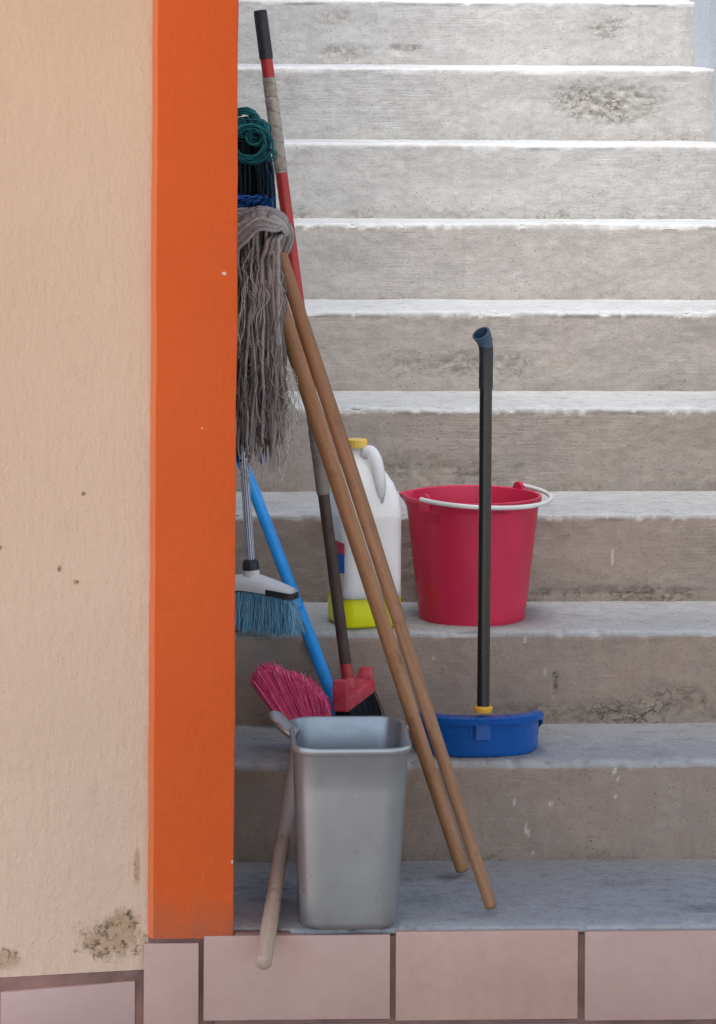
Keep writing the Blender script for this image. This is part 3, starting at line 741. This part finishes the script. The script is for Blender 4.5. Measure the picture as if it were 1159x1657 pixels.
for k in range(190):                            # frayed threads at the tips
    px = random.uniform(392, 474) if k % 3 else random.uniform(445, 484); py = random.uniform(620, 738); y0 = gy + random.uniform(-.05, .04)
    if px > 470: py = random.uniform(580, 690)
    L = random.uniform(20, 62); s = random.uniform(-1, 1)
    strand(bm, [W(min(px, 462), py, y0), W(px + s * 4, py + L * .4, y0), W(px + s * 9 + random.uniform(-4, 4), py + L * .8, y0), W(px + s * 12 + random.uniform(-8, 8), py + L, y0)], random.uniform(.0005, .001), 4, 3, .004)
part('frayed_threads', bm, m_wisp, gm, 80)
bm = bmesh.new()
for k in range(9):
    px = random.uniform(390, 445); py = random.uniform(400, 470)
    strand(bm, [W(px, py, gy - .058), W(px + random.uniform(-14, 14), py + 30, gy - .062), W(px + random.uniform(-14, 14), py + 70, gy - .06), W(px + random.uniform(-16, 10), py + 110, gy - .056)], .0007, 4, 5, .006)
part('loose_threads', bm, m_wisp, gm, 80)

# teal mop on the left-hand handle
b1 = G(748, 1406, .0125); b1.y = min(b1.y, .272)
t1 = W(402, 335, .275)
tm = thing('string_mop', 'teal and navy mop upside down, topmost beside the orange pillar', 'mop', b1, 'wooden mops leaning by the pillar')
bm = bmesh.new(); stick(bm, b1, t1, .0118, .0154); part('handle', bm, m_wood, tm, 60)
bm = bmesh.new()
def loops(n, cx0, cy0, ra, rb, y0, dy, rr=(.0008, .0016), sq=1.):
    for k in range(n):
        cx, cy = cx0 + random.gauss(0, 2.2), cy0 + random.gauss(0, 2.2); r1 = random.uniform(ra, rb)
        a0 = random.uniform(0, 6.28); ph = random.uniform(0, 6.28); yy = y0 + random.uniform(-dy, dy)
        strand(bm, [W(cx + r1 * math.cos(a0 + j * .62) * (1 + random.uniform(-.05, .05)), cy + r1 * sq * math.sin(a0 + j * .62), yy + .008 * math.sin(j * .62 + ph)) for j in range(10)], random.uniform(*rr), 5, 4, .0025)
loops(75, 404, 232, 24, 33, .255, .02, sq=.93)          # front coil
loops(34, 404, 208, 24, 32, .262, .012, sq=.5)
loops(45, 394, 198, 18, 28, .275, .015, sq=.82)         # coil behind and above it
loops(10, 436, 250, 6, 10, .238, .004, (.0007, .001))
loops(9, 413, 222, 9, 14, .236, .004, (.0007, .001))
part('yarn_loops', bm, m_teal, tm, 80)
bm = bmesh.new()
for k in range(150):
    px = random.uniform(345, 440); y0 = .28 + random.uniform(-.03, .035); ty_ = random.uniform(186, 225) + abs(px - 405) * .25
    strand(bm, [W(lerp(px, 405, .35), ty_, y0), W(lerp(px, 410, .1), ty_ + 45, y0), W(px + 3, 300, y0), W(px + random.uniform(-2, 6), random.uniform(350, 420), y0)], random.uniform(.0025, .004), 5, 4, .003)
part('yarn', bm, m_navy, tm, 80)

# blue mop on a third handle that stands on the third step
b2 = G(650, 1012, 2 * RI + .0125); b2.y = max(b2.y, .64)
t2 = W(436, 352, .40)
um = thing('string_mop', 'blue mop almost hidden behind the grey mop, its handle standing by the jug', 'mop', b2, 'wooden mops leaning by the pillar')
bm = bmesh.new(); stick(bm, b2, t2, .0118, .0115); part('handle', bm, m_wood2, um, 60)
bm = bmesh.new()
for k in range(90):
    px = random.uniform(350, 442); y0 = .36 + random.uniform(-.035, .03); pk = random.uniform(327, 345)
    ey_ = random.uniform(600, 752); e2 = px + random.uniform(-8, 4); e2 = min(e2, 432)
    strand(bm, [t2, W(lerp(px, 436, .5), pk - 8, y0 - .1), W(px, pk, y0 - .12), W(px - 3, 420, y0 - .02), W(e2, 560, y0), W(e2, ey_, y0)], random.uniform(.002, .003), 5, 5, .004)
part('yarn', bm, [m_blueyarn], um, 80)
bm = bmesh.new()
for k in range(60):
    px = random.uniform(350, 418); y0 = .33 + random.uniform(-.02, .02); ey_ = random.uniform(690, 752)
    strand(bm, [W(px + 8, 400, y0), W(px, 560, y0), W(px + random.uniform(-4, 4), ey_, y0)], random.uniform(.002, .0035), 5, 8, .004)
part('dark_yarn', bm, [m_navy], um, 80)

# ------------------------------------------------------------------ red broom with taped handle
hy0, hy1 = .47, .56
A0, A1 = W(563, 1100, hy0), W(421, 17, hy1)
def on(py):                                     # point of the handle seen at that photo row
    lo, hi = 0., 1.
    for it in range(40):
        m = (lo + hi) / 2; p = A0 + (A1 - A0) * m; v = ROT.transposed() @ (p - CAM); y = PY0 + FPX * v.y / v.z
        if y > py: lo = m
        else: hi = m
    return A0 + (A1 - A0) * lo
rb = thing('push_broom', 'red headed broom on a long red and brown handle with black grip', 'broom', (A0.x, .47, RI))
bm = bmesh.new(); tube(bm, [on(780), on(600), on(300), on(92)], .0108, 16); part('handle', bm, m_redpaint, rb, 60)
bm = bmesh.new(); tube(bm, [on(1082), on(950), on(790)], .0102, 16); part('lower_handle', bm, m_rust, rb, 60, 'dark brown worn lower handle')
bm = bmesh.new(); tube(bm, [on(1112), on(1100), on(1074)], .0108, 16); part('ferrule', bm, m_redpaint, rb, 60)
def wrap(y0, y1, r, ph):
    bm = bmesh.new(); pts = []; rad = []
    for k in range(61):
        pts.append(on(lerp(y0, y1, k / 60))); rad.append(r + .0007 * ((k * .13 + ph) % 1) + .0006 * N3(k * .6, ph, 1))
    tube(bm, pts, rad, 16); return bm
part('tape', wrap(280, 126, .0116, 0), m_tape, rb, 60, 'dirty beige tape near the top')
part('tape', wrap(800, 660, .0116, .4), m_tape2, rb, 60, 'grey tape half way down')
bm = bmesh.new(); tube(bm, [on(96), on(92), on(60), on(20), on(16.5)], [.0118, .0125, .0124, .0122, .0112], 18); part('grip', bm, m_blackrub, rb, 40)
# head: two raised end plates, a low bridge and the socket between them
pf = W(553, 1124, .40); pb = W(589, 1101, .515)
u = (pb - pf); u.z = 0; u.normalize(); v = Vector((u.y, -u.x, 0))
bm = bmesh.new()
def plate(c, hw, zlo, zhi, th, taper, lean):
    P = []
    for z, s in ((zlo, 1), (zhi, taper)):
        for a, b in ((-1, -1), (1, -1), (1, 1), (-1, 1)):
            P.append(c + v * hw * a * s + u * (th * b + lean * (z - zlo)) + Vector((0, 0, z)))
    hexa(bm, P, .004, 3)
plate(pf, .0142, -.029, .027, .008, .9, -.1)
plate(pb, .0195, -.016, .022, .006, .55, .35)
mid = (pf + pb) / 2
P = []
for z, s in ((-.03, 1.), (-.008, .85)):
    for c, b in ((pf, 0), (pb, 0)): pass
    P += [pf - v * .014 * s + Vector((0, 0, z)), pf + v * .014 * s + Vector((0, 0, z)), pb + v * .024 * s + Vector((0, 0, z + .012)), pb - v * .018 * s + Vector((0, 0, z + .012))]
hexa(bm, P, .004, 3)
sc_ = on(1108); ax = (A1 - A0).normalized()
tube(bm, [sc_ - ax * .03, sc_ + ax * .004], .0138, 18)
part('head', bm, m_redhead, rb, 40)
bm = bmesh.new()
for k in range(900):
    t = random.random(); s = random.uniform(-1, 1)
    c = lerp(pf, pb, t) + v * (.012 + .008 * t) * s + Vector((0, 0, -.024 + .012 * t))
    e_ = c + v * (.010 * s + .012) + u * (.02 * (t - .3)) + Vector((random.uniform(-.003, .003), random.uniform(-.003, .003), 0)); e_.z = RI + random.uniform(.001, .012)
    tube(bm, [c, lerp(c, e_, .5) + Vector((.001, 0, .001)), e_], [.0009, .0008, .0005], 4)
part('bristles', bm, m_blackbr, rb, 80)

# ------------------------------------------------------------------ sky blue pole
p0 = G(557, 1192, RI + .0005); p0.y = .50; p0 = W(559, 1196, .50); p0.z = RI + .011
p1 = W(388, 734, .80)
bp = thing('painted_pole', 'sky blue pole slanting behind the blue bristled broom', 'pole', p0)
bm = bmesh.new(); tube(bm, [p0, lerp(p0, p1, .35), lerp(p0, p1, .7), p1], .0112, 18, round_end=.5); part('pole', bm, m_bluepole, bp, 60)
bm = bmesh.new(); tube(bm, [W(474, 962, .632), W(482, 985, .624)], .0119, 18); part('tape_band', bm, m_bluepole, bp, 60)

# ------------------------------------------------------------------ white broom with blue bristles
ha, hb = W(406.5, 912, .605), W(372, 420, .62)
wb = thing('broom', 'white headed broom with blue bristles and striped handle beside pillar', 'broom', (ha.x, .6, 2 * RI))
bm = bmesh.new(); tube(bm, [ha, lerp(ha, hb, .5), hb], .0078, 28); part('handle', bm, m_stripe, wb, 60)
dd = (hb - ha).normalized()
bm = bmesh.new(); c_ = W(406.5, 922, .604)
tube(bm, [c_, c_ + dd * .004, c_ + dd * .007, c_ + dd * .0105, c_ + dd * .0155, c_ + dd * .019], [.0150, .0158, .0148, .0152, .0142, .0115], 20); part('collar', bm, m_blackrub, wb, 35)
E1, E0 = W(477, 957, .558), W(330, 920, .655)
bm = bmesh.new(); rings = []
la = (E1 - E0); la.z = 0; la.normalize(); lp = Vector((-la.y, la.x, 0))
hc = W(406, 946, .604)
for k in range(25):
    t = k / 24; c = lerp(E0, E1, t); s = abs(t - .52) * 2
    c.z = hc.z + .004 - .010 * s ** 1.4 - .004
    hw = (.024 - .012 * s ** 2) * (1 if 0 < k < 24 else .75); ht = .020 - .012 * s ** 1.2
    rings.append([c + lp * hw * x + Vector((0, 0, z)) for x, z in ((-1, -.008), (-1.0, .002), (-.85, ht * .5), (-.45, ht), (.45, ht), (.85, ht * .5), (1, .002), (1, -.008))])
loft(bm, rings); bmesh.ops.recalc_face_normals(bm, faces=bm.faces)
bm.faces.ensure_lookup_table()
part('head', bm, m_whiteplastic, wb, 50)
bm = bmesh.new(); r2 = []
for r in rings[18:]:
    c = sum(r, Vector()) / 8
    r2.append([c + (p - c) * 1.07 - Vector((0, 0, 0.0012)) for p in r])
for j, r in enumerate(r2):
    for q in (2, 3, 4, 5): r[q].z = min(r[q].z, r[1].z + .0005 * q % 2)
tip = sum(r2[-1], Vector()) / 8
r2.append([tip + (p - tip) * .75 + la * .004 for p in r2[-1]])
loft(bm, r2); bmesh.ops.recalc_face_normals(bm, faces=bm.faces); part('end_cap', bm, m_blackrub, wb, 50)
bm = bmesh.new(); tube(bm, [W(407, 942, .604), W(407, 933, .604), W(406.5, 921.5, .604)], [.0175, .0158, .0148], 20); part('socket', bm, m_whiteplastic, wb, 50)
bm = bmesh.new()
for k in range(1300):
    t = random.random(); s = random.uniform(-1, 1)
    c = lerp(E0, E1, .02 + .96 * t) + lp * .014 * s; c.z = hc.z - .012 - .010 * (abs(t - .52) * 2) ** 1.4
    e_ = c + la * ((t - .5) * .03 + random.uniform(-.005, .005)) + lp * (.010 * s + random.uniform(-.004, .004)); e_.z = max(2 * RI + .001, 2 * RI + random.uniform(.0, .008)) if e_.y > .6 else 2 * RI - random.uniform(.0, .006) + .004
    m_ = lerp(c, e_, .5) + Vector((random.uniform(-.004, .004), random.uniform(-.003, .003), 0))
    e_ += Vector((random.gauss(0, .003), 0, abs(random.gauss(0, .003))))
    tube(bm, [c, m_, e_], [.0008, .0008, .0005], 4)
part('bristles', bm, m_bluebr, wb, 80)

# ------------------------------------------------------------------ pink broom lying head up on the stairs
gx = Vector((0, .41, .172))
n0 = Vector((W(438, 1475, YF).x, YF, .0155)); n1 = Vector((W(480, 1232, .3).x, .30, RI + .0165))
dr = (n1 - n0)
tail = n0 - dr * .245; headp = n0 + dr * 1.2
pk = thing('broom', 'pink bristled broom lying head up with its pale handle past the step edge', 'broom', n0)
bm = bmesh.new(); tube(bm, [tail, n0, lerp(n0, n1, .5), n1, headp], [.0132, .0128, .0122, .0116, .0112], 16, round_end=.45); part('handle', bm, m_wood3, pk, 60)
bm = bmesh.new()
ya = headp.y + .012
Bl, Br = W(482, 1204, ya), W(545, 1202, ya)
hexa(bm, [Bl + Vector((-.004, -.018, -.012)), Br + Vector((.004, -.018, -.012)), Br + Vector((.004, .018, -.012)), Bl + Vector((-.004, .018, -.012)),
          Bl + Vector((0, -.018, .012)), Br + Vector((0, -.018, .012)), Br + Vector((0, .018, .012)), Bl + Vector((0, .018, .012))], .004)
tube(bm, [headp - dr.normalized() * .015, headp + dr.normalized() * .01], .0135, 16)
part('head', bm, m_redhead, pk, 40)
bm = bmesh.new()
TIP = [(411, 1104), (420, 1086), (441, 1082), (458, 1090), (478, 1096), (502, 1108), (520, 1125), (530, 1141)]
for k in range(1500):
    t = random.random(); row = random.randrange(5)
    if .40 < t < .47 and random.random() < .85: continue
    tq = round(t * 22) / 22 * .6 + t * .4; yy = ya - .018 + row * .009
    bx_, by_ = lerp(474, 538, tq), 1196
    tx, ty_ = interp(TIP, t)
    tx += random.uniform(-3, 3); ty_ += random.uniform(-3, 6) + row * -.5 + (2 - row) * 1.5
    a = W(bx_, by_, yy); b = W(tx, ty_, yy + (row - 2) * .006)
    b += Vector((random.gauss(0, .0028), random.gauss(0, .002), random.gauss(0, .0028)))
    m_ = lerp(a, b, .6) + Vector((random.uniform(-.002, .002), random.uniform(-.002, .002), .002))
    tube(bm, [a, m_, b, b + (b - m_) * .05], [.0010, .0010, .0008, .0004], 4)
part('bristles', bm, m_pinkbr, pk, 80)
